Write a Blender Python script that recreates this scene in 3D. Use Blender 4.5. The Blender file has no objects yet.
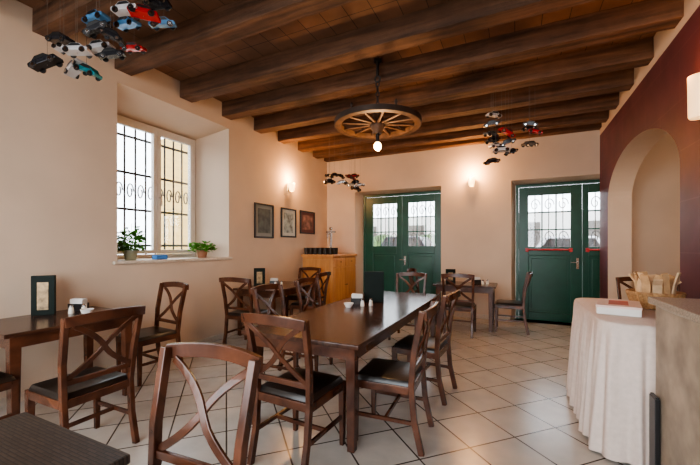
import bpy, bmesh, math, random
from mathutils import Vector, Matrix, Euler
random.seed(7)
S=bpy.context.scene
COL=S.collection
# ------------------------------------------------------------ materials
def new_mat(name):
    m=bpy.data.materials.new(name); m.use_nodes=True
    nt=m.node_tree; b=nt.nodes['Principled BSDF']; return m,nt,b
def plain(name,col,rough=0.5,metal=0.0,noise=0.0,nscale=8,bump=0.0,emit=None,es=0.0,spec=None):
    m,nt,b=new_mat(name)
    b.inputs['Base Color'].default_value=(*col,1); b.inputs['Roughness'].default_value=rough
    b.inputs['Metallic'].default_value=metal
    if spec is not None: b.inputs['Specular IOR Level'].default_value=spec
    if emit: 
        b.inputs['Emission Color'].default_value=(*emit,1); b.inputs['Emission Strength'].default_value=es
    if noise or bump:
        tc=nt.nodes.new('ShaderNodeTexCoord'); n=nt.nodes.new('ShaderNodeTexNoise')
        n.inputs['Scale'].default_value=nscale; n.inputs['Detail'].default_value=5
        nt.links.new(tc.outputs['Object'],n.inputs['Vector'])
        if noise:
            r=nt.nodes.new('ShaderNodeValToRGB')
            r.color_ramp.elements[0].position=0.3; r.color_ramp.elements[1].position=0.7
            r.color_ramp.elements[0].color=(*[c*(1-noise) for c in col],1)
            r.color_ramp.elements[1].color=(*[min(1,c*(1+noise)) for c in col],1)
            nt.links.new(n.outputs['Fac'],r.inputs['Fac']); nt.links.new(r.outputs['Color'],b.inputs['Base Color'])
        if bump:
            bp=nt.nodes.new('ShaderNodeBump'); bp.inputs['Strength'].default_value=bump; bp.inputs['Distance'].default_value=0.01
            nt.links.new(n.outputs['Fac'],bp.inputs['Height']); nt.links.new(bp.outputs['Normal'],b.inputs['Normal'])
    return m
def wood(name,c1,c2,rough=0.35,scale=(1.5,14,14),bump=0.1,dist=0.6,lo=.32,hi=.68,blotch=0):
    m,nt,b=new_mat(name)
    tc=nt.nodes.new('ShaderNodeTexCoord'); mp=nt.nodes.new('ShaderNodeMapping')
    mp.inputs['Scale'].default_value=scale
    n=nt.nodes.new('ShaderNodeTexNoise'); n.inputs['Scale'].default_value=2.0; n.inputs['Detail'].default_value=8
    n.inputs['Distortion'].default_value=dist
    r=nt.nodes.new('ShaderNodeValToRGB')
    r.color_ramp.elements[0].position=lo; r.color_ramp.elements[1].position=hi
    r.color_ramp.elements[0].color=(*c1,1); r.color_ramp.elements[1].color=(*c2,1)
    nt.links.new(tc.outputs['Object'],mp.inputs['Vector']); nt.links.new(mp.outputs['Vector'],n.inputs['Vector'])
    nt.links.new(n.outputs['Fac'],r.inputs['Fac'])
    out=r.outputs['Color']; hgt=n.outputs['Fac']
    if blotch:
        n2=nt.nodes.new('ShaderNodeTexNoise'); n2.inputs['Scale'].default_value=3.2; n2.inputs['Detail'].default_value=9; n2.inputs['Roughness'].default_value=.65
        nt.links.new(tc.outputs['Object'],n2.inputs['Vector'])
        mr=nt.nodes.new('ShaderNodeMapRange'); mr.inputs['From Min'].default_value=.35; mr.inputs['From Max'].default_value=.65; mr.inputs['To Min'].default_value=1-blotch; mr.inputs['To Max'].default_value=1+blotch*.6
        nt.links.new(n2.outputs['Fac'],mr.inputs['Value'])
        mu=nt.nodes.new('ShaderNodeMix'); mu.data_type='RGBA'; mu.blend_type='MULTIPLY'; mu.inputs[0].default_value=1
        nt.links.new(out,mu.inputs[6]); nt.links.new(mr.outputs['Result'],mu.inputs[7]); out=mu.outputs[2]
        ad=nt.nodes.new('ShaderNodeMath'); ad.operation='ADD'; nt.links.new(n.outputs['Fac'],ad.inputs[0]); nt.links.new(n2.outputs['Fac'],ad.inputs[1]); hgt=ad.outputs[0]
    nt.links.new(out,b.inputs['Base Color'])
    b.inputs['Roughness'].default_value=rough
    bp=nt.nodes.new('ShaderNodeBump'); bp.inputs['Strength'].default_value=bump; bp.inputs['Distance'].default_value=0.015 if blotch else .01
    nt.links.new(hgt,bp.inputs['Height']); nt.links.new(bp.outputs['Normal'],b.inputs['Normal'])
    return m
def brick(name,c1,c2,mortar,w,h,ms,rot=(0,0,0),rough=0.4,offset=0.0,bump=0.3,noise=0.12,msm=0.1,nsc=5):
    m,nt,b=new_mat(name)
    tc=nt.nodes.new('ShaderNodeTexCoord'); mp=nt.nodes.new('ShaderNodeMapping'); mp.inputs['Rotation'].default_value=rot
    mp.vector_type='POINT'
    k=nt.nodes.new('ShaderNodeTexBrick'); k.offset=offset; k.squash=1
    k.inputs['Scale'].default_value=1; k.inputs['Brick Width'].default_value=w; k.inputs['Row Height'].default_value=h
    k.inputs['Mortar Size'].default_value=ms; k.inputs['Mortar Smooth'].default_value=msm
    k.inputs['Color1'].default_value=(*c1,1); k.inputs['Color2'].default_value=(*c2,1); k.inputs['Mortar'].default_value=(*mortar,1)
    n=nt.nodes.new('ShaderNodeTexNoise'); n.inputs['Scale'].default_value=nsc; n.inputs['Detail'].default_value=6
    hs=nt.nodes.new('ShaderNodeMix'); hs.data_type='RGBA'; hs.blend_type='MULTIPLY'; hs.inputs[0].default_value=1.0
    r=nt.nodes.new('ShaderNodeMapRange'); r.inputs['From Min'].default_value=0.3; r.inputs['From Max'].default_value=0.7
    r.inputs['To Min'].default_value=1-noise; r.inputs['To Max'].default_value=1.0
    nt.links.new(tc.outputs['Object'],mp.inputs['Vector']); nt.links.new(mp.outputs['Vector'],k.inputs['Vector'])
    nt.links.new(tc.outputs['Object'],n.inputs['Vector']); nt.links.new(n.outputs['Fac'],r.inputs['Value'])
    nt.links.new(k.outputs['Color'],hs.inputs[6]); nt.links.new(r.outputs['Result'],hs.inputs[7])
    nt.links.new(hs.outputs[2],b.inputs['Base Color'])
    b.inputs['Roughness'].default_value=rough
    inv=nt.nodes.new('ShaderNodeMath'); inv.operation='SUBTRACT'; inv.inputs[0].default_value=1
    nt.links.new(k.outputs['Fac'],inv.inputs[1])
    bp=nt.nodes.new('ShaderNodeBump'); bp.inputs['Strength'].default_value=bump; bp.inputs['Distance'].default_value=0.004
    nt.links.new(inv.outputs[0],bp.inputs['Height']); nt.links.new(bp.outputs['Normal'],b.inputs['Normal'])
    return m
def glassmat(name,tint=(1,1,1),gloss=0.08):
    m=bpy.data.materials.new(name); m.use_nodes=True; nt=m.node_tree; nt.nodes.clear()
    o=nt.nodes.new('ShaderNodeOutputMaterial'); mx=nt.nodes.new('ShaderNodeMixShader'); t=nt.nodes.new('ShaderNodeBsdfTransparent')
    g=nt.nodes.new('ShaderNodeBsdfGlossy'); g.inputs['Roughness'].default_value=0.03; t.inputs['Color'].default_value=(*tint,1)
    mx.inputs[0].default_value=gloss
    nt.links.new(t.outputs[0],mx.inputs[1]); nt.links.new(g.outputs[0],mx.inputs[2]); nt.links.new(mx.outputs[0],o.inputs[0]); return m

M_PL=plain('plaster_cream',(0.62,0.49,0.375),0.85,noise=0.06,nscale=1.5,bump=0.15)
M_FLOOR=brick('floor_tiles',(0.57,0.53,0.475),(0.50,0.46,0.41),(0.06,0.048,0.038),0.40,0.40,0.0062,rot=(0,0,math.radians(45)),rough=0.24,noise=.16,nsc=6)
M_BEAM=wood('beam_wood',(0.055,0.027,0.015),(0.20,0.10,0.056),0.8,scale=(0.6,9,9),bump=.9,dist=.2,lo=.28,hi=.74,blotch=.25)
M_PLANK=brick('ceiling_planks',(0.24,0.12,0.066),(0.18,0.090,0.050),(0.05,0.025,0.015),0.24,3.0,0.004,rough=0.75,noise=0.35,nsc=4)
M_DW=wood('dark_wood',(0.045,0.015,0.008),(0.12,0.042,0.020),0.25,scale=(3,3,3),bump=0.03)
M_TT=wood('table_wood',(0.040,0.015,0.009),(0.085,0.035,0.020),0.2,scale=(12,1.2,12),bump=0.03)
M_SEAT=plain('seat_leather',(0.012,0.009,0.008),0.28,noise=0.2,nscale=20,bump=0.15)
M_GREEN=plain('green_paint',(0.003,0.066,0.038),0.35,noise=0.15,nscale=5)
M_GLASS=glassmat('window_glass')
M_WHITE=plain('white_paint',(0.70,0.66,0.60),0.4,noise=0.03)
M_IRON=plain('wrought_iron',(0.02,0.02,0.021),0.6,0.0,noise=0.2)
M_STONE=plain('sill_stone',(0.60,0.52,0.43),0.5,noise=0.12,nscale=25)
M_REDBAR=plain('red_bar',(0.50,0.03,0.03),0.35,noise=0.05)
M_CAB=wood('cabinet_wood',(0.52,0.23,0.075),(0.66,0.33,0.12),0.4,scale=(6,6,1),bump=0.03)
M_CLOTH=plain('cloth_beige',(0.64,0.53,0.47),0.9,noise=0.06,nscale=30,bump=0.1)
M_GRAN=plain('granite_beige',(0.36,0.30,0.235),0.25,noise=0.25,nscale=120)
M_PANEL=plain('panel_beige',(0.33,0.265,0.20),0.5,noise=0.32,nscale=6)
M_BLACK=plain('black_plastic',(0.012,0.012,0.013),0.35,noise=0.1)
M_CHROME=plain('chrome',(0.7,0.7,0.7),0.15,1.0,noise=0.03)
M_LEAF=plain('leaf_green',(0.07,0.24,0.02),0.6,noise=0.5,nscale=12,spec=.2)
M_TERRA=plain('pot_clay',(0.30,0.13,0.07),0.7,noise=0.1)
M_POTW=plain('pot_sage',(0.30,0.32,0.22),0.5,noise=0.08)
M_GLOW=plain('lamp_glass',(1,0.85,0.6),0.4,emit=(1.0,0.56,0.22),es=6,noise=0.02)
M_GLOW2=plain('lamp_glass_warm',(0.9,0.7,0.5),0.4,emit=(1.0,0.55,0.22),es=1.5,noise=0.02)
M_BULB=plain('bulb_glass',(1,0.9,0.7),0.3,emit=(1.0,0.60,0.24),es=25,noise=0.02)
M_PAPER=plain('paper_white',(0.75,0.72,0.68),0.8,noise=0.04)
M_WICK=wood('wicker',(0.30,0.15,0.06),(0.55,0.33,0.15),0.7,scale=(30,30,30),bump=0.6)
M_BAG=plain('paper_kraft',(0.55,0.34,0.17),0.8,noise=0.25,nscale=14,bump=0.3)
M_BAG2=plain('paper_tan',(0.64,0.45,0.27),0.8,noise=0.2,nscale=14,bump=0.3)
M_BOXP=plain('box_pink',(0.74,0.55,0.48),0.7,noise=0.08)
M_MENU=plain('menu_green_black',(0.006,0.012,0.009),0.6,noise=0.2,spec=.2)
M_CREAMG=plain('glass_cream',(0.75,0.7,0.6),0.2,noise=0.03)
M_EXT=plain('exterior_white_wall',(0.62,0.60,0.57),0.9,noise=0.05)
M_EXTY=brick('exterior_yellow_wall',(0.66,0.44,0.15),(0.62,0.41,0.14),(0.5,0.34,0.14),0.6,0.3,0.01,rot=(math.radians(90),0,0),rough=0.9)
M_ASPH=plain('street_paving',(0.35,0.33,0.31),0.9,noise=0.15)
M_SHUT=plain('shutter_brown',(0.10,0.09,0.08),.6,noise=.2)
M_HEDGE=plain('hedge_green',(0.06,0.11,0.035),.8,noise=.6,nscale=6,bump=1)
def redwall():
    m,nt,b=new_mat('burgundy_wall_paint')
    tc=nt.nodes.new('ShaderNodeTexCoord'); sep=nt.nodes.new('ShaderNodeSeparateXYZ'); cmb=nt.nodes.new('ShaderNodeCombineXYZ')
    nt.links.new(tc.outputs['Object'],sep.inputs[0]); nt.links.new(sep.outputs['Y'],cmb.inputs[0]); nt.links.new(sep.outputs['Z'],cmb.inputs[1])
    k=nt.nodes.new('ShaderNodeTexBrick'); k.inputs['Scale'].default_value=1; k.inputs['Brick Width'].default_value=0.9; k.inputs['Row Height'].default_value=0.45
    k.inputs['Mortar Size'].default_value=0.006; k.inputs['Color1'].default_value=(0.108,0.030,0.042,1); k.inputs['Color2'].default_value=(0.118,0.033,0.046,1)
    k.inputs['Mortar'].default_value=(0.14,0.05,0.06,1); nt.links.new(cmb.outputs[0],k.inputs['Vector'])
    n=nt.nodes.new('ShaderNodeTexNoise'); n.inputs['Scale'].default_value=3; n.inputs['Detail'].default_value=7; nt.links.new(tc.outputs['Object'],n.inputs['Vector'])
    mr=nt.nodes.new('ShaderNodeMapRange'); mr.inputs['From Min'].default_value=.3; mr.inputs['From Max'].default_value=.7; mr.inputs['To Min'].default_value=.7; mr.inputs['To Max'].default_value=1.15
    nt.links.new(n.outputs['Fac'],mr.inputs['Value'])
    mu=nt.nodes.new('ShaderNodeMix'); mu.data_type='RGBA'; mu.blend_type='MULTIPLY'; mu.inputs[0].default_value=1
    nt.links.new(k.outputs['Color'],mu.inputs[6]); nt.links.new(mr.outputs['Result'],mu.inputs[7])
    gt=nt.nodes.new('ShaderNodeMath'); gt.operation='GREATER_THAN'; gt.inputs[1].default_value=3.32; nt.links.new(sep.outputs['Z'],gt.inputs[0])
    mx=nt.nodes.new('ShaderNodeMix'); mx.data_type='RGBA'; nt.links.new(gt.outputs[0],mx.inputs[0]); nt.links.new(mu.outputs[2],mx.inputs[6]); mx.inputs[7].default_value=(0.62,0.51,0.41,1)
    nt.links.new(mx.outputs[2],b.inputs['Base Color']); b.inputs['Roughness'].default_value=0.5
    return m
M_RED=redwall()

# ------------------------------------------------------------ mesh builder
class MB:
    def __init__(s): s.bm=bmesh.new()
    def _add(s,verts,mat):
        bmesh.ops.transform(s.bm,matrix=mat,verts=verts)
    def box(s,c,sz,rot=None):
        r=bmesh.ops.create_cube(s.bm,size=1.0)['verts']
        m=Matrix.Translation(c)@(rot.to_4x4() if rot else Matrix.Identity(4))@Matrix.Diagonal((*sz,1))
        s._add(r,m); return s
    def b2(s,x0,x1,y0,y1,z0,z1): return s.box(((x0+x1)/2,(y0+y1)/2,(z0+z1)/2),(abs(x1-x0),abs(y1-y0),abs(z1-z0)))
    def cyl(s,p1,p2,r1,r2=None,n=16):
        p1=Vector(p1);p2=Vector(p2);d=p2-p1
        r=bmesh.ops.create_cone(s.bm,cap_ends=True,segments=n,radius1=r1,radius2=r1 if r2 is None else r2,depth=d.length)['verts']
        q=d.to_track_quat('Z','Y').to_matrix().to_4x4()
        s._add(r,Matrix.Translation((p1+p2)/2)@q); return s
    def sph(s,c,r,sc=(1,1,1),u=16,v=10):
        vs=bmesh.ops.create_uvsphere(s.bm,u_segments=u,v_segments=v,radius=r)['verts']
        s._add(vs,Matrix.Translation(c)@Matrix.Diagonal((*sc,1))); return s
    def taper(s,p1,p2,a,b,c=None,d=None):
        c=a if c is None else c; d=b if d is None else d
        V=[]
        for p,(w,h) in ((p1,(a,b)),(p2,(c,d))):
            for sx,sy in ((-1,-1),(1,-1),(1,1),(-1,1)): V.append(s.bm.verts.new((p[0]+sx*w/2,p[1]+sy*h/2,p[2])))
        for f in ((3,2,1,0),(4,5,6,7),(0,1,5,4),(1,2,6,5),(2,3,7,6),(3,0,4,7)): s.bm.faces.new([V[i] for i in f])
        return s
    def sweep(s,pts,w,t,side):
        pts=[Vector(p) for p in pts]; side=Vector(side).normalized(); rings=[]
        for i,p in enumerate(pts):
            tg=(pts[min(i+1,len(pts)-1)]-pts[max(i-1,0)]).normalized()
            sd=(side-tg*side.dot(tg)).normalized(); n=tg.cross(sd).normalized()
            rings.append([s.bm.verts.new(p+sd*a*w/2+n*b*t/2) for a,b in ((-1,-1),(1,-1),(1,1),(-1,1))])
        for a,b in zip(rings,rings[1:]):
            for i in range(4): s.bm.faces.new((a[i],a[(i+1)%4],b[(i+1)%4],b[i]))
        s.bm.faces.new(rings[0][::-1]); s.bm.faces.new(rings[-1]); return s
    def lathe(s,prof,n=24,c=(0,0,0)):
        rings=[]
        for r,z in prof: rings.append([s.bm.verts.new((c[0]+max(r,1e-4)*math.cos(2*math.pi*i/n),c[1]+max(r,1e-4)*math.sin(2*math.pi*i/n),c[2]+z)) for i in range(n)])
        for a,b in zip(rings,rings[1:]):
            for i in range(n): s.bm.faces.new((a[i],a[(i+1)%n],b[(i+1)%n],b[i]))
        return s
    def prism(s,poly,axis,a,b):
        def P(u,v,w):
            return {'x':(w,u,v),'y':(u,w,v),'z':(u,v,w)}[axis]
        A=[s.bm.verts.new(P(u,v,a)) for u,v in poly]; B=[s.bm.verts.new(P(u,v,b)) for u,v in poly]
        s.bm.faces.new(A); s.bm.faces.new(B[::-1]); n=len(poly)
        for i in range(n): s.bm.faces.new((A[i],B[i],B[(i+1)%n],A[(i+1)%n]))
        return s
    def mesh(s,name,mats,bevel=0,smooth=False):
        bmesh.ops.recalc_face_normals(s.bm,faces=s.bm.faces)
        if bevel: bmesh.ops.bevel(s.bm,geom=[e for e in s.bm.edges if e.calc_face_angle(0)>0.6],offset=bevel,segments=2,affect='EDGES',profile=0.6)
        me=bpy.data.meshes.new(name); s.bm.to_mesh(me); s.bm.free()
        for m in (mats if isinstance(mats,(list,tuple)) else [mats]): me.materials.append(m)
        if smooth:
            for p in me.polygons: p.use_smooth=True
            me.set_sharp_from_angle(angle=math.radians(40))
        return me
def link(o): COL.objects.link(o); return o
def struct(name,me):
    o=link(bpy.data.objects.new(name,me)); o['kind']='structure'; return o
def place(parts,name,label,cat,loc,rz=0,group=None,rot=None,kind=None,scale=1):
    e=link(bpy.data.objects.new(name,None)); e.empty_display_size=0.1
    e.location=loc; e.rotation_euler=rot if rot else (0,0,rz); e.scale=(scale,)*3
    if kind: e['kind']=kind
    else:
        e['label']=label; e['category']=cat
    if group: e['group']=group
    def add(ps,par):
        for p in ps:
            o=link(bpy.data.objects.new(p[0],p[1])); o.parent=par
            if len(p)>2 and p[2]: add(p[2],o)
            if len(p)>3: o['label']=p[3]
    add(parts,e); return e
def single(name,me,label,cat,loc=(0,0,0),rz=0,group=None,rot=None):
    o=link(bpy.data.objects.new(name,me)); o.location=loc; o.rotation_euler=rot if rot else (0,0,rz)
    o['label']=label; o['category']=cat
    if group: o['group']=group
    return o
# ------------------------------------------------------------ room shell
XL,XR,YB,YR,HC=-4.05,1.325,7.25,-1.6,3.62
def wallholes(name,o,u,n,L,H,holes,th,mat):
    bm=bmesh.new(); o=Vector(o);u=Vector(u);n=Vector(n); Z=Vector((0,0,1))
    def face(pts): bm.faces.new([bm.verts.new(p) for p in pts])
    for side in (0,1):
        hs=[h[4*side:4*side+4] for h in holes]
        us=sorted({0,L}|{h[0] for h in hs}|{h[1] for h in hs}); zs=sorted({0,H}|{h[2] for h in hs}|{h[3] for h in hs})
        for a,b in zip(us,us[1:]):
            for c,d in zip(zs,zs[1:]):
                if any(h[0]<=(a+b)/2<=h[1] and h[2]<=(c+d)/2<=h[3] for h in hs): continue
                P=[o+u*x+Z*z+n*th*side for x,z in ((a,c),(b,c),(b,d),(a,d))]
                face(P if side==0 else P[::-1])
    for h in holes:
        A=[(h[0],h[2]),(h[1],h[2]),(h[1],h[3]),(h[0],h[3])]; B=[(h[4],h[6]),(h[5],h[6]),(h[5],h[7]),(h[4],h[7])]
        for i in range(4):
            j=(i+1)%4
            face([o+u*A[i][0]+Z*A[i][1],o+u*A[j][0]+Z*A[j][1],o+u*B[j][0]+Z*B[j][1]+n*th,o+u*B[i][0]+Z*B[i][1]+n*th])
    bmesh.ops.remove_doubles(bm,verts=bm.verts,dist=1e-4); bmesh.ops.recalc_face_normals(bm,faces=bm.faces)
    me=bpy.data.meshes.new(name); bm.to_mesh(me); bm.free(); me.materials.append(mat); return struct(name,me)
wallholes('wall_left',(XL,YR,0),(0,1,0),(-1,0,0),YB-YR,3.7,[(2.41-YR,4.10-YR,1.23,3.26, 2.60-YR,3.94-YR,1.25,3.10)],0.62,M_PL)
X0=-4.7
wallholes('wall_back',(X0,YB,0),(1,0,0),(0,1,0),2.9-X0,3.7,[(-3.318-X0,-1.37-X0,0,2.66,-3.19-X0,-1.34-X0,0,2.60),(-0.06-X0,1.324-X0,0,2.66,0.02-X0,1.52-X0,0,2.60)],0.30,M_PL)
wallholes('wall_rear',(XL-0.6,YR,0),(1,0,0),(0,-1,0),7.0,3.7,[(1.0,5.4,0.5,3.2,1.0,5.4,0.5,3.2)],0.3,M_PL)  # unseen rear wall; its wide opening is added to let light in
ya,yb,sp,rise=4.04,6.68,2.12,0.62
arc=[((ya+yb)/2+(yb-ya)/2*math.cos(math.pi*(1-i/28)),sp+rise*math.sin(math.pi*i/28)) for i in range(29)]
bm=bmesh.new(); x1=XR+.30; ZT=3.7
def F(*p): bm.faces.new([bm.verts.new(q) for q in p])
for X in (XR,x1):
    F((X,YR,0),(X,ya,0),(X,ya,sp),(X,YR,sp)); F((X,YR,sp),(X,ya,sp),(X,ya,ZT),(X,YR,ZT))
    F((X,yb,0),(X,YB,0),(X,YB,sp),(X,yb,sp)); F((X,yb,sp),(X,YB,sp),(X,YB,ZT),(X,yb,ZT))
    for (a,b),(c,d) in zip(arc,arc[1:]): F((X,a,b),(X,c,d),(X,c,ZT),(X,a,ZT))
for (a,b),(c,d) in zip(arc,arc[1:]): F((XR,a,b),(XR,c,d),(x1,c,d),(x1,a,b))
F((XR,ya,0),(XR,ya,sp),(x1,ya,sp),(x1,ya,0)); F((XR,yb,0),(XR,yb,sp),(x1,yb,sp),(x1,yb,0))
F((XR,YR,0),(x1,YR,0),(x1,YR,ZT),(XR,YR,ZT)); F((XR,YB,0),(x1,YB,0),(x1,YB,ZT),(XR,YB,ZT))
bmesh.ops.remove_doubles(bm,verts=bm.verts,dist=1e-4)
me=bpy.data.meshes.new('wall_right'); bm.to_mesh(me); bm.free(); me.materials.append(M_PL); me.materials.append(M_RED)
for p in me.polygons:
    if abs(p.normal.x)>0.9 and p.center.x<XR+.1: p.material_index=1
struct('wall_right',me)
struct('wall_annex_side',MB().b2(2.75,2.9,3.0,YB,0,3.7).mesh('wall_annex_side',M_PL))
struct('wall_annex_near',MB().b2(XR+0.3,2.9,2.9,3.0,0,3.7).mesh('wall_annex_near',M_PL))
struct('floor',MB().b2(-4.8,3.0,-2,7.6,-0.1,0).mesh('floor',M_FLOOR))
struct('ceiling',MB().b2(-4.8,3.0,-2,7.6,HC,HC+0.1).mesh('ceiling',M_PLANK))
BY=[-1.3,-0.6,0.15,0.9,1.65,2.385,3.22,3.96,4.68,5.35,6.02,6.61]
for i,y in enumerate(BY):
    mb=MB(); N=60
    pts=[(XL+(XR-XL)*k/N, y+0.09+random.uniform(-.003,.003), 3.4+0.11+random.uniform(-.003,.003)) for k in range(N+1)]
    mb.sweep(pts,0.19,0.22,(0,1,0))
    o=struct('trim_%d'%(i+1),mb.mesh('trim',M_BEAM,bevel=0.004))
struct('trim_13',MB().b2(XL,XR,7.10,YB,3.42,HC).mesh('trim',M_BEAM,bevel=0.01))
struct('baseboard_left',MB().b2(XL,XL+0.012,YR,YB,0,0.08).mesh('bb',M_STONE))
mb=MB()
for a,b in ((XL+.012,-3.318),(-1.37,-0.06)): mb.b2(a,b,YB-0.012,YB,0,0.08)
struct('baseboard_back',mb.mesh('bb',M_STONE))
mb=MB(); mb.b2(XR-0.012,XR,YR,ya,0,0.08); mb.b2(XR-0.012,XR,yb,YB-.012,0,0.08)
struct('baseboard_right',mb.mesh('bb',M_STONE))
# ------------------------------------------------------------ window
def casement(y0,y1,z0,z1,x,t=0.055):
    f=MB()
    f.b2(x-.03,x+.03,y0,y0+t,z0,z1); f.b2(x-.03,x+.03,y1-t,y1,z0,z1)
    f.b2(x-.03,x+.03,y0+t,y1-t,z0,z0+t); f.b2(x-.03,x+.03,y0+t,y1-t,z1-t,z1)
    g=MB(); g.b2(x-.004,x+.004,y0+t,y1-t,z0+t,z1-t)
    return ('casement',f.mesh('casement',M_WHITE,bevel=.006),[('glass_pane',g.mesh('pane',M_GLASS))])
wx=-4.62
fr=MB()
fr.b2(wx-.05,wx+.02,2.60,2.66,1.25,3.10); fr.b2(wx-.05,wx+.02,3.89,3.94,1.25,3.10)
fr.b2(wx-.05,wx+.02,2.66,3.89,1.25,1.30); fr.b2(wx-.05,wx+.02,2.66,3.89,3.05,3.10)
hd=MB(); hd.cyl((wx+.05,3.30,2.1),(wx+.09,3.30,2.1),0.012); hd.b2(wx+.08,wx+.10,3.288,3.312,1.98,2.11)
place([('window_frame',fr.mesh('wframe',M_WHITE,bevel=.005)),
       casement(2.665,3.275,1.305,3.045,wx+.01),casement(3.28,3.885,1.305,3.045,wx+.01),
       ('handle',hd.mesh('handle',M_CHROME))],'window_1','','',(0,0,0),kind='structure')
gr=MB(); gx=-4.80
for i in range(14):
    y=2.35+i*0.15; gr.cyl((gx,y,1.15),(gx,y,3.2),0.013,n=8)
for z in (1.42,1.92,2.42,2.92): gr.b2(gx-.006,gx+.006,2.3,4.4,z-.016,z+.016)
for i in range(13):
    y=2.425+i*0.15
    gr.sweep([(gx,y+.05*math.cos(a*math.pi/6)*(1-a/24),2.17+.12*math.sin(a*math.pi/6)*(1-a/24)) for a in range(15)],.013,.013,(1,0,0))
struct('trim_14',gr.mesh('grille',M_IRON))
struct('trim_15',MB().b2(XL-0.60,XL+0.035,2.36,4.15,1.205,1.24).mesh('sill',M_STONE,bevel=.008))
# ------------------------------------------------------------ doors
def leaf(x0,x1,gx0,gx1,gz0,gz1,y,h=2.54,red=False,cols=3,rows=3,handle=None,name='door_leaf'):
    f=MB(); t=0.05
    f.b2(x0,gx0,y,y+t,0.01,h); f.b2(gx1,x1,y,y+t,0.01,h); f.b2(gx0,gx1,y,y+t,gz1,h)
    f.b2(gx0,gx1,y,y+t,gz0-0.16,gz0); f.b2(gx0,gx1,y,y+t,0.01,0.16)
    f.b2(gx0,gx1,y+.018,y+t,0.16,gz0-0.16)
    sub=[]
    p=MB(); p.b2(gx0+.05,gx1-.05,y+.002,y+.02,0.22,gz0-0.22)
    sub.append(('door_panel',p.mesh('door_panel',M_GREEN,bevel=.007)))
    b=MB()
    for k in range(1,cols): 
        xx=gx0+(gx1-gx0)*k/cols; b.b2(xx-.011,xx+.011,y+.01,y+.04,gz0,gz1)
    for k in range(1,rows): 
        zz=gz0+(gz1-gz0)*k/rows; b.b2(gx0,gx1,y+.01,y+.04,zz-.011,zz+.011)
    if b.bm.verts: sub.append(('glazing_bars',b.mesh('bars',M_GREEN)))
    s=MB()
    for k in range(cols):
        cx=gx0+(gx1-gx0)*(k+.5)/cols; w=(gx1-gx0)/cols*.38
        for zc in (gz0+.18,gz1-.18):
            s.sweep([(cx+w*math.cos(a*math.pi/8)*(1-a/26),y+.07,zc+.13*math.sin(a*math.pi/8)*(1-a/26)) for a in range(22)],.013,.013,(0,1,0))
        s.cyl((cx,y+.07,gz0),(cx,y+.07,gz1),.008,n=6)
    sub.append(('iron_scrollwork',s.mesh('scroll',M_IRON)))
    g=MB(); g.b2(gx0,gx1,y+.022,y+.028,gz0,gz1); sub.append(('glass_pane',g.mesh('pane',M_GLASS)))
    if red:
        r=MB(); r.cyl((gx0-.02,y-.06,gz0-.05),(gx1+.02 if gx1+.02<x1 else x1,y-.06,gz0-.05),.016,n=12)
        r.b2(gx0-.05,gx0,y-.08,y,gz0-.09,gz0-.02); r.b2(gx1-.03,gx1+.02,y-.08,y,gz0-.09,gz0-.02)
        sub.append(('push_bar',r.mesh('push_bar',M_REDBAR,bevel=.004)))
    if handle:
        hm=MB(); hm.cyl((handle,y,1.12),(handle,y-.05,1.12),.012,n=10); hm.cyl((handle,y-.05,1.12),(handle-.11,y-.05,1.12),.009,n=10); hm.b2(handle-.02,handle+.02,y-.008,y,1.0,1.2)
        sub.append(('door_handle',hm.mesh('door_handle',M_CHROME)))
    return (name,f.mesh(name,M_GREEN,bevel=.006),sub)
def dframe(x0,x1,y,h=2.60):
    f=MB(); f.b2(x0,x0+.05,y-.02,y+.07,0,h); f.b2(x1-.05,x1,y-.02,y+.07,0,h); f.b2(x0+.05,x1-.05,y-.02,y+.07,h-.05,h); return ('door_frame',f.mesh('dframe',M_GREEN,bevel=.005))
dy=7.47
place([dframe(-3.19,-1.34,dy),leaf(-3.14,-2.268,-2.96,-2.39,1.42,2.38,dy,cols=3),leaf(-2.262,-1.39,-2.12,-1.55,1.42,2.38,dy,cols=3,handle=-2.2)],'door_1','','',(0,0,0),kind='structure')
place([dframe(.02,1.52,dy),leaf(.072,1.10,.235,.925,1.40,2.38,dy,red=True,cols=3,handle=1.03),leaf(1.106,1.47,1.20,1.42,1.40,2.38,dy,red=True,cols=1)],'door_2','','',(0,0,0),kind='structure')
# ------------------------------------------------------------ exterior
def ext(name,me,label,cat): return single(name,me,label,cat)
ext('street_ground',MB().b2(-30,25,-20,40,-0.3,-0.12).mesh('g',M_ASPH),'grey street paving outside the building','street')
mb=MB(); mb.b2(-11.5,-11,8.2,16,-.12,5.2)
ext('building_facade',mb.mesh('fac',M_EXTY),'yellow plastered building across the street','building')
mb=MB(); mb.b2(-16,16,19,19.5,-.12,3.1)
ps=[('facade_wall',mb.mesh('fac',M_EXT))]
for k in range(11):
    wn=MB(); wn.b2(-14+k*2.8,-12.9+k*2.8,18.95,19,1.3,2.6); ps.append(('shutter',wn.mesh('sh',M_SHUT)))
place(ps,'low_building','pale low building with dark shutters across the street','building',(0,0,0))
hm=MB()
rnd=random.Random(11)
for k in range(20): hm.sph((-9.6+k*.42,17.0+rnd.uniform(-.2,.2),.9+rnd.uniform(-.1,.15)),.95,(1,.8,1.1),u=10,v=7)
o=ext('hedge',hm.mesh('hedge',M_HEDGE),'clipped green hedge along the street','hedge'); o['kind']='stuff'
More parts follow.
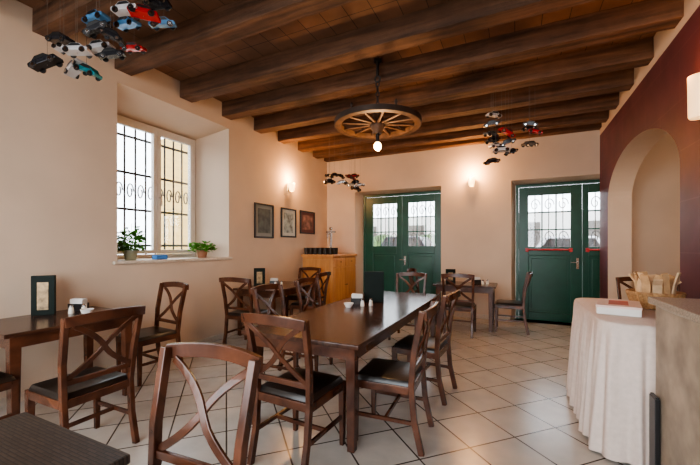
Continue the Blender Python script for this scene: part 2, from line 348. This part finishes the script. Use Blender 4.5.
def car_parts(L=4.0,W=1.7,col=(0.02,0.02,0.03),wr=.33,wt=.05,bev=.05,H=1.0,hub=False):
    s=L/4.0; m=plain('car_paint',col,0.25,0.3,noise=0.03)
    prof=[(-2,.35),(-2,.8),(-1.85,.92),(-1.2,.98),(-.6,1.42*H),(.7,1.42*H),(1.3,1.0),(1.9,.9),(2,.7),(2,.35)]
    b=MB(); b.prism([(x*s,z*s) for x,z in prof],'y',-W/2,W/2)
    g=MB(); g.prism([(-1.08*s,1.0*s),(-.56*s,1.37*H*s),(.64*s,1.37*H*s),(1.1*s,1.03*s)],'y',-W/2-.004*s,W/2+.004*s)
    ps=[('body',b.mesh('car_body',m,bevel=bev*s)),('window_glass',g.mesh('car_glass',M_BLACK))]
    for x in (-1.25,1.25):
        for sy in (-1,1):
            w=MB(); w.cyl((x*s,sy*(W/2-.08*s),wr*s),(x*s,sy*(W/2+wt*s),wr*s),wr*s,n=18)
            me=w.mesh('wheel',M_BLACK)
            h=MB(); h.cyl((x*s,sy*(W/2+wt*s),wr*s),(x*s,sy*(W/2+wt*s+.02*s),wr*s),wr*s*.55,n=14)
            ps.append(('wheel',me,[('hubcap',h.mesh('hub',M_CHROME))] if hub else None))
    return ps
place(car_parts(H=1.35),'parked_car','dark parked van on the street','car',(-3.9,13.5,-.12),0)
place(car_parts(col=(.4,.4,.42),H=1.3),'parked_car','silver parked van on the street','car',(1.5,13.2,-.12),0)
# ------------------------------------------------------------ chair
def chair_parts():
    P=[]
    for sx in (-1,1):
        m=MB(); m.sweep([(sx*.205,-.275,0),(sx*.205,-.225,.22),(sx*.207,-.205,.45),(sx*.220,-.225,.68),(sx*.232,-.285,.97)],.034,.040,(1,0,0)); 
        P.append(('leg',m.mesh('rear_leg',M_DW,bevel=.005)))
        m=MB(); m.taper((sx*.205,.20,0),(sx*.205,.20,.43),.030,.030,.044,.044); P.append(('leg',m.mesh('front_leg',M_DW,bevel=.004)))
    f=MB()
    f.b2(-.225,.225,.185,.225,.395,.45); f.b2(-.20,.20,-.22,-.19,.395,.45); f.b2(-.225,-.195,-.19,.185,.395,.45); f.b2(.195,.225,-.19,.185,.395,.45)
    P.append(('seat_frame',f.mesh('seat_frame',M_DW,bevel=.005)))
    c=MB(); c.taper((0,.005,.435),(0,.005,.485),.44,.43,.40,.39); P.append(('seat',c.mesh('seat',M_SEAT,bevel=.018,smooth=True)))
    b=MB(); N=12
    def back(x,z):
        y0=-.205-.020*max(0,(z-.45)/.23)-.060*max(0,(z-.68)/.29)
        return y0-.030*(1-(x/.24)**2)*max(0,(z-.5)/.45)
    pts=[]
    for i in range(N+1):
        x=-.245+.49*i/N; z=.945+.018*(1-(x/.25)**2); pts.append((x,back(x*.96,z),z))
    b.sweep(pts,.062,.024,(0,0,1))
    pts=[( -.21+.42*i/N, back(-.21+.42*i/N,.555),.555) for i in range(N+1)]; b.sweep(pts,.035,.02,(0,0,1))
    for sgn in (-1,1):
        pts=[]
        for i in range(N+1):
            t=i/N; z=.57+.35*t; u=2*t-1
            x=sgn*(.20*u*(0.55+.45*abs(u))); pts.append((x,back(x,z)+.004*sgn,z))
        b.sweep(pts,.034,.014,(1,0,0))
    P.append(('backrest',b.mesh('backrest',M_DW,bevel=.004)))
    for sx in (-1,1):
        s=MB(); s.b2(sx*.205-.009,sx*.205+.009,-.225,.19,.19,.215); P.append(('stretcher',s.mesh('stretcher',M_DW)))
    s=MB(); s.b2(-.196,.196,-.03,-.012,.19,.215); P.append(('stretcher',s.mesh('stretcher',M_DW)))
    return P
CH=chair_parts()
def chair(bx,by,face,label,group,jit=0):
    a=math.radians(face); fx,fy=-math.sin(a),math.cos(a)
    place(CH,'dining_chair',label,'chair',(bx+.25*fx,by+.25*fy,0),a+math.radians(jit),group)
base='dark cross-back wooden chair with black seat'
G='dining chairs'
chair(-1.11,.99,180,base+' beside the woven table',G,3)
chair(-1.32,1.76,0,base+' at the long table',G,-3)
chair(-.60,2.50,90,base+' at the long table',G,3)
chair(-.57,3.36,90,base+' at the long table',G,-4)
chair(-1.50,5.42,180,base+' at the long table',G)
chair(-2.38,3.02,-90,base+' at the long table',G,2)
chair(-2.42,3.85,-90,base+' at the long table',G,-2)
chair(-3.45,3.62,0,base+' near the framed pictures',G,4)
chair(-3.72,5.92,180,base+' near the wooden cabinet',G)
chair(-2.88,4.95,90,base+' near the framed pictures',G,5)
chair(-2.47,1.38,90,base+' below the window',G,0)
chair(-3.60,2.72,180,base+' below the window',G,-6)
chair(-3.44,.76,0,base+' below the window',G,0)
chair(.17,6.42,90,base+' between the green doors',G,0)
chair(-.80,5.62,0,base+' between the green doors',G,0)
chair(-1.74,6.5,-90,base+' between the green doors',G,0)
chair(1.52,5.9,180,base+' under the arch',G,0)
chair(1.92,5.15,180,base+' behind the arch',G,0)
# ------------------------------------------------------------ tables
def table_parts(w,l,h=.75,inset=.045,leg=.07):
    P=[]
    t=MB(); t.b2(-w/2,w/2,-l/2,l/2,h-.032,h); P.append(('table_top',t.mesh('table_top',M_TT,bevel=.007)))
    a=MB(); x=w/2-inset; y=l/2-inset
    a.b2(-x,x,y-.02,y,h-.12,h-.032); a.b2(-x,x,-y,-y+.02,h-.12,h-.032); a.b2(-x,-x+.02,-y+.02,y-.02,h-.12,h-.032); a.b2(x-.02,x,-y+.02,y-.02,h-.12,h-.032)
    P.append(('apron',a.mesh('apron',M_DW)))
    for sx in (-1,1):
        for sy in (-1,1):
            m=MB(); m.taper((sx*(x-leg/2),sy*(y-leg/2),0),(sx*(x-leg/2),sy*(y-leg/2),h-.034),leg*.75,leg*.75,leg,leg); P.append(('leg',m.mesh('leg',M_DW,bevel=.004)))
    return P
def table(x0,x1,y0,y1,label,name='dining_table',h=.75):
    place(table_parts(x1-x0,y1-y0,h),name,label,'table',((x0+x1)/2,(y0+y1)/2,0))
table(-1.93,-.93,2.08,4.85,'long dark polished wooden dining table with square legs')
TL=.78
table(-4.02,-3.24,1.16,2.14,'dark polished wooden table against the wall below the window',h=TL)
table(-4.02,-3.22,4.15,5.45,'dark polished wooden table under the framed pictures')
table(-1.30,-.28,6.12,6.82,'small dark wooden table between the green doors')
P=[]
t=MB(); t.b2(-.33,.33,-.36,.36,.72,.75); P.append(('table_top',t.mesh('tt',brick('woven_top',(.06,.038,.028),(.035,.022,.016),(.010,.007,.006),.05,.012,.002,rough=.5,offset=.5,bump=.8),bevel=.006)))
t=MB(); t.cyl((0,0,.04),(0,0,.72),.04); P.append(('pedestal',t.mesh('ped',M_IRON)))
t=MB(); t.b2(-.25,.25,-.03,.03,0,.04); t.b2(-.03,.03,-.25,.25,0,.04); P.append(('foot',t.mesh('foot',M_IRON)))
place(P,'cafe_table','dark cafe table with a woven textured top','table',(-1.42,.33,0))
# ------------------------------------------------------------ table items
def menu(loc,rz,label,h=.34,w=.22,pic=True):
    P=[]
    b=MB(); b.b2(-w/2,w/2,-.022,.022,.0,h); P.append(('menu_cover',b.mesh('cover',M_MENU,bevel=.004)))
    if pic:
        b=MB(); b.b2(-w/2+.045,w/2-.045,-.026,-.022,.05,h-.06); P.append(('cover_picture',b.mesh('pic',plain('menu_picture',(.42,.29,.15),.5,noise=.6,nscale=20))))
    place(P,'menu_holder',label,'menu',loc,rz)
menu((-1.50,3.82,.75),math.radians(20),'black-green upright menu on the long table',.36,.23,False)
menu((-3.88,1.66,TL),math.radians(50),'dark menu holder with a tan picture on the table',.36,.17)
menu((-3.82,4.55,.75),math.radians(40),'dark menu holder under the framed pictures',.3,.18)
menu((-1.05,6.45,.75),math.radians(15),'small dark menu holder between the green doors',.25,.17)
def shaker():
    b=MB(); b.lathe([(0,0),(.022,0),(.024,.01),(.018,.055),(.015,.06)],16); c=MB(); c.lathe([(.0165,.058),(.017,.072),(.008,.082),(0,.083)],16)
    return [('shaker_body',b.mesh('sb',M_CREAMG,smooth=True)),('shaker_cap',c.mesh('sc',M_CHROME,smooth=True))]
SH=shaker()
def bowl():
    b=MB(); b.lathe([(0,0),(.03,0),(.035,.008),(.055,.045),(.052,.045),(.03,.012),(0,.012)],20); return b.mesh('bowl',M_PAPER,smooth=True)
BW=bowl()
def napk():
    a=MB(); a.b2(-.07,.07,-.045,.045,0,.008); a.b2(-.07,.07,-.045,-.04,.008,.07); a.b2(-.07,.07,.04,.045,.008,.07)
    b=MB()
    for i in range(9): b.box((0,-.032+.008*i,.062),(.12,.004,.10),Matrix.Rotation(math.radians(random.uniform(-6,6)),3,'Y'))
    return [('holder',a.mesh('nh',M_BLACK)),('napkins',b.mesh('nk',M_PAPER))]
NK=napk()
for (x,y,z) in ((-1.63,3.62,.75),(-3.86,1.93,TL),(-3.75,4.85,.75),(-.62,6.55,.75)):
    place(NK,'napkin_holder','black holder with white folded paper napkins','napkins',(x,y,z),math.radians(25),'napkin holders')
    place(SH,'salt_shaker','small glass shaker with metal cap beside the napkins','shaker',(x+.12,y-.12,z),0,'shakers')
    place(SH,'pepper_shaker','small glass shaker with metal cap beside the napkins','shaker',(x+.19,y-.05,z),0,'shakers')
single('sugar_bowl',BW,'small white bowl on the long table','bowl',(-1.62,3.38,.75))
single('sugar_bowl',BW,'small white bowl on the wall table','bowl',(-3.58,1.86,TL))
# ------------------------------------------------------------ pictures
def picture(y0,y1,z0,z1,label,c):
    f=MB(); x=XL+.001; t=.03
    f.b2(x,x+.025,y0,y0+t,z0,z1); f.b2(x,x+.025,y1-t,y1,z0,z1); f.b2(x,x+.025,y0+t,y1-t,z0,z0+t); f.b2(x,x+.025,y0+t,y1-t,z1-t,z1)
    p=MB(); p.b2(x,x+.008,y0+t,y1-t,z0+t,z1-t)
    q=MB(); q.b2(x+.008,x+.010,y0+.09,y1-.09,z0+.09,z1-.09)
    place([('frame',f.mesh('pf',M_BLACK,bevel=.004)),('mat_board',p.mesh('pm',plain('mat_board',c[0],.6,noise=.05))),('print',q.mesh('pp',plain('print',c[1],.5,noise=.8,nscale=9)))],'framed_picture',label,'picture',(0,0,0))
picture(4.68,5.20,1.56,2.17,'black framed print with a dark grey image',((.25,.27,.25),(.06,.075,.07)))
picture(5.43,5.93,1.59,2.16,'black framed print with a pale landscape image',((.55,.58,.55),(.30,.36,.36)))
picture(6.08,6.66,1.68,2.17,'dark framed print with reddish brown image',((.12,.04,.03),(.25,.12,.09)))
# ------------------------------------------------------------ sconces
def sconce(loc,rz,label,s=1.0,m=None,tall=False):
    a=MB(); a.b2(-.04*s,.04*s,0,.012,-.08*s,.08*s); a.cyl((0,.012,0),(0,.03,0),.01)
    b=MB()
    if tall: b.lathe([(.0,-.16),(.055,-.155),(.062,-.14),(.066,.16),(.060,.16),(.056,-.13),(0,-.14)],24,(0,.08,0))
    else: b.lathe([(.03*s,-.075*s),(.045*s,-.06*s),(.062*s,.02*s),(.068*s,.085*s),(.062*s,.085*s),(.0,.03*s)],20,(0,.09*s,0))
    place([('wall_plate',a.mesh('wp',M_CHROME)),('lamp_shade',b.mesh('ls',m or M_GLOW,smooth=True))],'wall_sconce',label,'lamp',loc,rz)
def pt(name,loc,e,col,r=.08):
    l=bpy.data.lights.new(name,'POINT'); l.energy=e; l.color=col; l.shadow_soft_size=r
    o=bpy.data.objects.new(name,l); o.location=loc; link(o); return o
WARM=(1,.50,.19)
sconce((XL,5.67,2.57),math.radians(-90),'glowing frosted cup wall lamp on the cream wall')
sconce((-.767,YB,2.67),math.radians(180),'glowing frosted cup wall lamp between the green doors')
sconce((XR,3.46,2.52),math.radians(90),'glowing frosted tube wall lamp on the burgundy wall',1.3,M_GLOW2,True)
pt('light_sconce',(XL+.18,5.67,2.73),42,WARM,.04); pt('light_sconce',(-.767,YB-.18,2.83),50,WARM,.04); pt('light_sconce',(XR-.16,3.46,2.76),12,WARM,.05)
# ------------------------------------------------------------ wagon wheel chandelier
def rect_ring(r0,r1,z0,z1,n=48):
    m=MB(); m.lathe([(r0,z0),(r1,z0),(r1,z1),(r0,z1),(r0,z0)],n); bmesh.ops.remove_doubles(m.bm,verts=m.bm.verts,dist=1e-5); return m
WW=wood('wheel_wood',(.035,.017,.009),(.12,.062,.032),.6,scale=(4,4,4))
M_TYRE=plain('rusty_tyre',(.045,.028,.02),.6,.2,noise=.3)
P=[('rim',rect_ring(.435,.500,-.030,.030).mesh('rim',WW,smooth=True)),('iron_tyre',rect_ring(.501,.512,-.030,.030).mesh('tyre',M_TYRE,smooth=True))]
h=MB(); h.lathe([(0,-.12),(.05,-.12),(.06,-.08),(.085,-.05),(.085,.05),(.06,.08),(.05,.14),(0,.14)],24); P.append(('hub',h.mesh('hub',WW,smooth=True)))
for i in range(12):
    a=2*math.pi*i/12; c,s_=math.cos(a),math.sin(a)
    m=MB(); m.cyl((.075*c,.075*s_,0),(.44*c,.44*s_,0),.018,.014,n=10); P.append(('spoke',m.mesh('spoke',WW,smooth=True)))
def chain(m,p1,p2,L=.07):
    p1=Vector(p1);p2=Vector(p2);n=max(2,int((p2-p1).length/L/.76))
    for i in range(n):
        c=p1.lerp(p2,(i+.5)/n); ax=Vector((1,0,0)) if i%2 else Vector((0,1,0)); d=(p2-p1).normalized()
        m.sweep([c+ax*.020*math.cos(t*math.pi/5)+d*L/2*math.sin(t*math.pi/5) for t in range(11)],.010,.010,d.cross(ax))
wz=2.857
ch=MB(); chain(ch,(0,0,.14),(0,0,.50)); P.append(('chain',ch.mesh('chain',M_IRON)))
hk=MB(); hk.cyl((0,0,.56),(0,0,HC-wz),.018,n=10); hk.cyl((0,0,HC-wz-.03),(0,0,HC-wz),.045,n=20)
hk.sweep([(.032*math.sin(a*math.pi/8),0,.53-.036*math.cos(a*math.pi/8)) for a in range(-4,13)],.014,.014,(0,1,0)); P.append(('ceiling_hook',hk.mesh('hook',M_IRON)))
s=MB(); s.cyl((0,0,-.22),(0,0,-.12),.022,n=14); P.append(('lamp_socket',s.mesh('sock',M_BLACK)))
b=MB(); b.sph((0,0,-.265),.045,(1,1,1.15)); P.append(('bulb',b.mesh('bulb',M_BULB,smooth=True)))
for i in range(6):
    a=2*math.pi*(i+.25)/6; c,s_=math.cos(a)*.475,math.sin(a)*.475
    m=MB(); m.cyl((c,s_,.028),(c,s_,.06),.012,n=10); m.lathe([(.012,.06),(.018,.075),(.014,.095),(0,.11)],12,(c,s_,0)); P.append(('candle_lamp',m.mesh('cl',M_TYRE,smooth=True)))
place(P,'wagon_wheel_chandelier','wooden wagon wheel chandelier hanging on a chain with lit bulb','chandelier',(-1.467,3.85,wz))
pt('light_bulb',(-1.467,3.85,wz-.40),44,(1,.58,.28),.05)
# ------------------------------------------------------------ cabinet
P=[]; cx0,cx1,cy0,cy1,ch_=-4.03,-3.30,6.16,7.235,1.20
b=MB(); b.b2(cx0,cx1,cy0,cy1,.05,ch_); P.append(('body',b.mesh('cb',M_CAB,bevel=.005)))
b=MB(); b.b2(cx0,cx1-.03,cy0+.03,cy1,0,.05); P.append(('plinth',b.mesh('cp',M_DW)))
b=MB(); b.b2(cx0,cx1+.05,cy0-.06,cy1,ch_,ch_+.045); P.append(('worktop',b.mesh('cw',M_CAB,bevel=.006)))
for k in range(2):
    y0=cy0+.02+k*.525; b=MB(); b.b2(cx1,cx1+.018,y0,y0+.51,.09,.97); b.b2(cx1+.018,cx1+.026,y0+.07,y0+.44,.17,.89)
    hn=MB(); yk=y0+(.48 if k==0 else .03); hn.cyl((cx1+.018,yk,.6),(cx1+.045,yk,.6),.012)
    P.append(('door',b.mesh('cd',M_CAB,bevel=.005),[('knob',hn.mesh('kn',M_CHROME))]))
    b=MB(); b.b2(cx1,cx1+.018,y0,y0+.51,1.0,1.17); hn=MB(); hn.cyl((cx1+.018,y0+.25,1.09),(cx1+.045,y0+.25,1.09),.012)
    P.append(('drawer',b.mesh('cdr',M_CAB,bevel=.005),[('knob',hn.mesh('kn',M_CHROME))]))
b=MB(); b.b2(cx0+.08,cx1-.08,cy0-.015,cy0,.15,1.14); P.append(('side_panel',b.mesh('csp',M_CAB,bevel=.005)))
place(P,'cabinet','honey-coloured wooden cabinet in the corner beside the green door','cabinet',(0,0,0))
zt=ch_+.045
M_TUM=plain('smoked_glass',(.04,.035,.03),.2,noise=.05)
b=MB(); r=.045;h=.14; b.lathe([(0,0),(r*.8,0),(r,h),(r*.93,h),(r*.74,.008),(0,.008)],16); T1=b.mesh('tumbler',M_TUM,smooth=True)
for i in range(6):
    for j in range(3):
        single('drinking_glass',T1,'small smoked drinking glass on the wooden cabinet','glass',(-3.95+.115*i,6.18+.12*j,zt),group='glasses on the cabinet')
b=MB(); b.b2(-.06,.06,-.06,.06,0,.03); b.cyl((0,0,.03),(0,0,.54),.026); b.sph((0,0,.56),.04)
c=MB(); c.cyl((0,0,.44),(.0,-.15,.44),.016); c.cyl((0,-.15,.45),(0,-.15,.34),.014); c.b2(-.11,.11,-.018,.018,.47,.50)
place([('column',b.mesh('gr',M_CHROME,bevel=.003)),('tap',c.mesh('hop',M_CHROME))],'drink_tap','tall metal drink tap on the wooden cabinet','tap',(-3.66,6.72,zt))
# ------------------------------------------------------------ plants
def plant(loc,label,s=1.0,potm=M_TERRA,seed=1,h=.22,rad=.12,n=220):
    rnd=random.Random(seed)
    p=MB(); p.lathe([(0,0),(.05*s,0),(.065*s,.09*s),(.07*s,.09*s),(.07*s,.10*s),(.06*s,.10*s),(.055*s,.08*s),(0,.08*s)],20)
    f=MB()
    for i in range(n):
        a=rnd.uniform(0,6.28); rr=rad*math.sqrt(rnd.uniform(0,1))*s; z=.09*s+rnd.uniform(-.01,h)*s*(1-.5*rr/(rad*s)); c=Vector((rr*math.cos(a),rr*math.sin(a),z))
        d=Vector((math.cos(a),math.sin(a),rnd.uniform(-.5,.8))).normalized(); sd=d.cross(Vector((rnd.uniform(-.5,.5),rnd.uniform(-.5,.5),1))).normalized()
        L=rnd.uniform(.035,.06)*s; W=L*.42
        v=[f.bm.verts.new(q) for q in (c,c+d*L*.5+sd*W,c+d*L,c+d*L*.5-sd*W)]; f.bm.faces.new(v)
        if i%8==0: f.cyl((0,0,.08*s),c,.002*s,n=5)
    place([('pot',p.mesh('pot',potm,smooth=True)),('foliage',f.mesh('fol',M_LEAF))],'potted_plant',label,'plant',loc)
plant((-4.24,2.68,1.24),'bushy green plant in a small pot on the window sill',1.2,M_POTW,1,.30,.11,340)
plant((-4.20,3.72,1.24),'low spreading green plant in a clay pot on the sill',1.15,M_TERRA,2,.14,.14,260)
b=MB(); b.box((0,0,.03),(.10,.16,.06)); single('folded_cloth',b.mesh('cl',plain('blue_cloth',(.06,.2,.5),.8,noise=.1),bevel=.015),'small folded blue cloth on the window sill','cloth',(-4.12,2.98,1.24))
# ------------------------------------------------------------ buffet table + counter
def cloth_skirt(x0,x1,y0,y1,h,rad=.16):
    out=[]
    n=12
    for (cx,cy,a0) in ((x1-rad,y1-rad,0),(x0+rad,y1-rad,90),(x0+rad,y0+rad,180),(x1-rad,y0+rad,270)):
        for i in range(n+1):
            a=math.radians(a0+90*i/n); out.append((Vector((cx+rad*math.cos(a),cy+rad*math.sin(a),0))))
    per=[];tot=0
    L=len(out)
    for i in range(L): per.append(tot); tot+=(out[(i+1)%L]-out[i]).length
    K=900; pts=[]
    for k in range(K):
        s_=tot*k/K; i=max(j for j in range(L) if per[j]<=s_+1e-9); d=out[(i+1)%L]-out[i]; ln=d.length or 1e-9
        p=out[i]+d*((s_-per[i])/ln); pts.append(p)
    nor=[]
    for k in range(K):
        t=(pts[(k+6)%K]-pts[k-6]).normalized(); nor.append(Vector((t.y,-t.x,0)))
    m=MB(); rings=[]
    Z=[1,.995,.98,.95,.90,.82,.72,.60,.48,.36,.24,.12,.02]
    for j,zf in enumerate(Z):
        dd=1-zf
        amp=.024*min(1,dd*3.2)*(.55+.45*dd); flare=(0,.006,.012)[j] if j<3 else .014+.052*dd
        row=[]
        for k,p in enumerate(pts):
            u=2*math.pi*k/K
            w=.75*math.sin(34*u+2.2*math.sin(5*u)+1.3*math.sin(9*u+2)+.9*dd*math.sin(7*u))+.35*math.sin(61*u+1.5*math.sin(8*u)+dd*2)+.4*math.sin(15*u+1+dd*1.2)
            row.append(m.bm.verts.new((p+nor[k]*(flare+amp*w)).to_tuple()[:2]+(h*zf+(0.004*math.sin(9*u) if j>9 else 0),)))
        rings.append(row)
    for a,b in zip(rings,rings[1:]):
        for k in range(K): m.bm.faces.new((a[k],a[(k+1)%K],b[(k+1)%K],b[k]))
    m.bm.faces.new(rings[0]); return m
bx0,bx1,by0,by1,bh=.53,1.17,2.80,4.10,.90
m=cloth_skirt(bx0,bx1,by0,by1,bh)
me=m.mesh('tablecloth',M_CLOTH,smooth=True)
P=[('tablecloth',me)]
t=MB(); t.b2(bx0+.05,bx1-.05,by0+.05,by1-.05,bh-.03,bh-.004); P.append(('table_top',t.mesh('btt',M_DW)))
for x in (bx0+.12,bx1-.12):
    for y in (by0+.12,by1-.12):
        t=MB(); t.b2(x-.025,x+.025,y-.025,y+.025,0,bh-.03); P.append(('leg',t.mesh('bl',M_DW)))
place(P,'buffet_table','buffet table with loosely pleated pale tablecloth beside the arch','table',(0,0,0))
P=[]
b=MB(); b.b2(.76,1.30,1.3,2.66,.02,1.06); P.append(('body',b.mesh('ctb',M_PANEL,bevel=.006)))
b=MB(); b.b2(.73,1.31,1.27,2.69,1.06,1.10); P.append(('worktop',b.mesh('ctt',M_GRAN,bevel=.008)))
place(P,'service_counter','mottled beige service counter with a speckled stone worktop','counter',(0,0,0))
b=MB(); b.b2(-.012,.012,-.05,.05,0,.52)
b.b2(-.009,.009,-.045,.045,.52,.53)
single('black_panel',b.mesh('bin',M_BLACK,bevel=.004),'narrow black board standing by the counter side','board',(.742,2.61,0))
bkx,bky=1.03,3.62
b=MB(); b.lathe([(0,0),(.13,0),(.15,.02),(.175,.12),(.185,.12),(.185,.135),(.17,.135),(.14,.03),(0,.03)],28)
for k in range(36):
    a=2*math.pi*k/36; b.cyl((.148*math.cos(a),.148*math.sin(a),.01),(.184*math.cos(a),.184*math.sin(a),.13),.005,n=6)
PB=[('basket_body',b.mesh('bk',M_WICK,smooth=True))]
rnd=random.Random(3)
bg_=[]
for i in range(17):
    ring=i<11
    a=i*2*math.pi/11 if ring else (i-11)*2*math.pi/6+.3; r=.115 if ring else .055
    b=MB(); H=rnd.uniform(.20,.30); ca,sa=math.cos(a),math.sin(a); tx=rnd.uniform(.0,1.1); tw=rnd.uniform(-.04,.04)
    b.sweep([(r*ca,r*sa,.035),(r*ca,r*sa,.12),((r+.02*tx)*ca-tw*sa*.4,(r+.02*tx)*sa+tw*ca*.4,.2),((r+.07*tx)*ca-tw*sa,(r+.07*tx)*sa+tw*ca,H)],rnd.uniform(.045,.06),.014,(-sa,ca,0))
    bg_.append(b.mesh('bag',M_BAG if i%2 else M_BAG2,bevel=.003))
place(PB,'bread_basket','low wicker basket holding tan paper bread packs','basket',(bkx,bky,.905),0)
for q in bg_: single('paper_bread_pack',q,'thin tan paper pack of breadsticks standing in the basket','bread pack',(bkx,bky,.905),group='bread packs in the basket')
a=MB(); a.b2(-.13,.13,-.19,.19,0,.055); c=MB(); c.b2(-.134,.134,-.194,.194,.05,.068); d=MB(); d.b2(-.06,.06,-.12,.12,.068,.0695)
place([('box_base',a.mesh('bb',M_PAPER,bevel=.003)),('box_lid',c.mesh('bl',M_BOXP,bevel=.003)),('lid_label',d.mesh('bla',plain('red_label',(.5,.12,.08),.6,noise=.3)))],'cardboard_box','flat pinkish cardboard box with red label on the cloth','box',(.72,3.30,.903),math.radians(-12))
# ------------------------------------------------------------ toy cars on mobiles
cols=[(.50,.02,.02),(.02,.02,.025),(.12,.32,.60),(.62,.62,.64),(.16,.155,.15),(.03,.22,.26),(.28,.03,.03)]
TC=[car_parts(.18,.07,c,wr=.44,wt=.12,bev=.05,H=1.05,hub=True) for c in cols]
cn=['red','black','light blue','silver','dark grey','teal','dark red']
M_TH=plain('thread',(.15,.12,.1),.7,noise=.05)
def cluster(center,pts,label,idx,s0=.9,s1=1.2):
    c=Vector(center)
    for k,(dx,dy,dz,yaw,pitch) in enumerate(pts):
        i=idx[k%len(idx)]; p=c+Vector((dx,dy,dz)); sc=random.uniform(s0,s1)
        yaw=math.radians(25)+random.uniform(-.5,.5)+(math.pi if k%2 else 0)
        rot=(random.uniform(-.25,.25),random.uniform(-.45,.45),yaw)
        e=place(TC[i],'toy_car','%s toy car hanging on a thread %s'%(cn[i],label),'toy car',p,group='toy cars hanging '+label,rot=rot,scale=sc)
        zc=3.40 if any(y-.005<p.y<y+.185 for y in BY) else HC
        t=MB(); t.cyl((0,0,0.01),(0,0,zc-p.z),.0013,n=5)
        o=link(bpy.data.objects.new('thread',t.mesh('thread',M_TH))); o.parent=e
        o.matrix_local=(Euler(rot).to_matrix().to_4x4()@Matrix.Scale(sc,4)).inverted()
def spread(n,rx,ry,rz,sd,mx=.2,mz=.10,slope=0):
    r=random.Random(sd); out=[]; raw=[]
    tries=0; ca,sa=.903,.429
    while len(out)<n and tries<60000:
        tries+=1; u,v,z=(r.uniform(-rx,rx),r.uniform(-ry,ry),r.uniform(-rz,rz))
        if all(((u-q[0])/mx)**2+((v-q[1])/.2)**2+((z-q[2])/mz)**2>1 for q in raw):
            raw.append((u,v,z)); out.append((ca*u-sa*v,sa*u+ca*v,z+slope*u,0,0))
    return out
cluster((-2.92,1.68,3.06),spread(18,.38,.16,.13,5,.23,.11,.58),'near the window wall',[2,1,3,0,1,3,5,1,2,1,6,3],1.0,1.2)
cluster((-2.93,5.90,2.64),spread(13,.36,.2,.12,6,.23,.11,-.10),'above the cabinet',[1,1,4,6,1,3])
cluster((-.03,4.95,2.72),spread(11,.30,.14,.16,9,.23,.11,.45),'near the green doors',[1,0,1,3,1,4])
cluster((-.27,4.95,3.02),spread(3,.03,.03,.18,4,.2,.12),'near the green doors',[1,3,4])
# ------------------------------------------------------------ light + camera
w=bpy.data.worlds.new('World'); S.world=w; w.use_nodes=True
bg=w.node_tree.nodes['Background']; bg.inputs[0].default_value=(.86,.93,1,1); bg.inputs[1].default_value=8
def area(loc,rot,sx,sy,e,col):
    l=bpy.data.lights.new('area','AREA'); l.shape='RECTANGLE'; l.size=sx; l.size_y=sy; l.energy=e; l.color=col
    o=bpy.data.objects.new('light_rear_fill',l); o.location=loc; o.rotation_euler=rot; link(o)
area((-1.6,YR-.5,1.9),(math.radians(90),0,0),4.2,2.6,60,(1,.93,.82))  # added fill light outside the rear opening, standing in for daylight
pt('light_annex',(2.2,4.6,2.9),32,(1,.80,.6),.15)  # added point light without a fixture, brightens the space behind the arch
S.view_settings.view_transform='AgX'; S.view_settings.look='AgX - Medium High Contrast'; S.view_settings.exposure=.05
cam=bpy.data.cameras.new('cam'); cam.sensor_width=36; cam.lens=36*347/700; cam.shift_y=14.5/700; cam.clip_start=.05
co=bpy.data.objects.new('camera',cam); link(co); co.location=(0,0,1.4); co.rotation_euler=(math.radians(90),0,math.radians(25.4)); S.camera=co
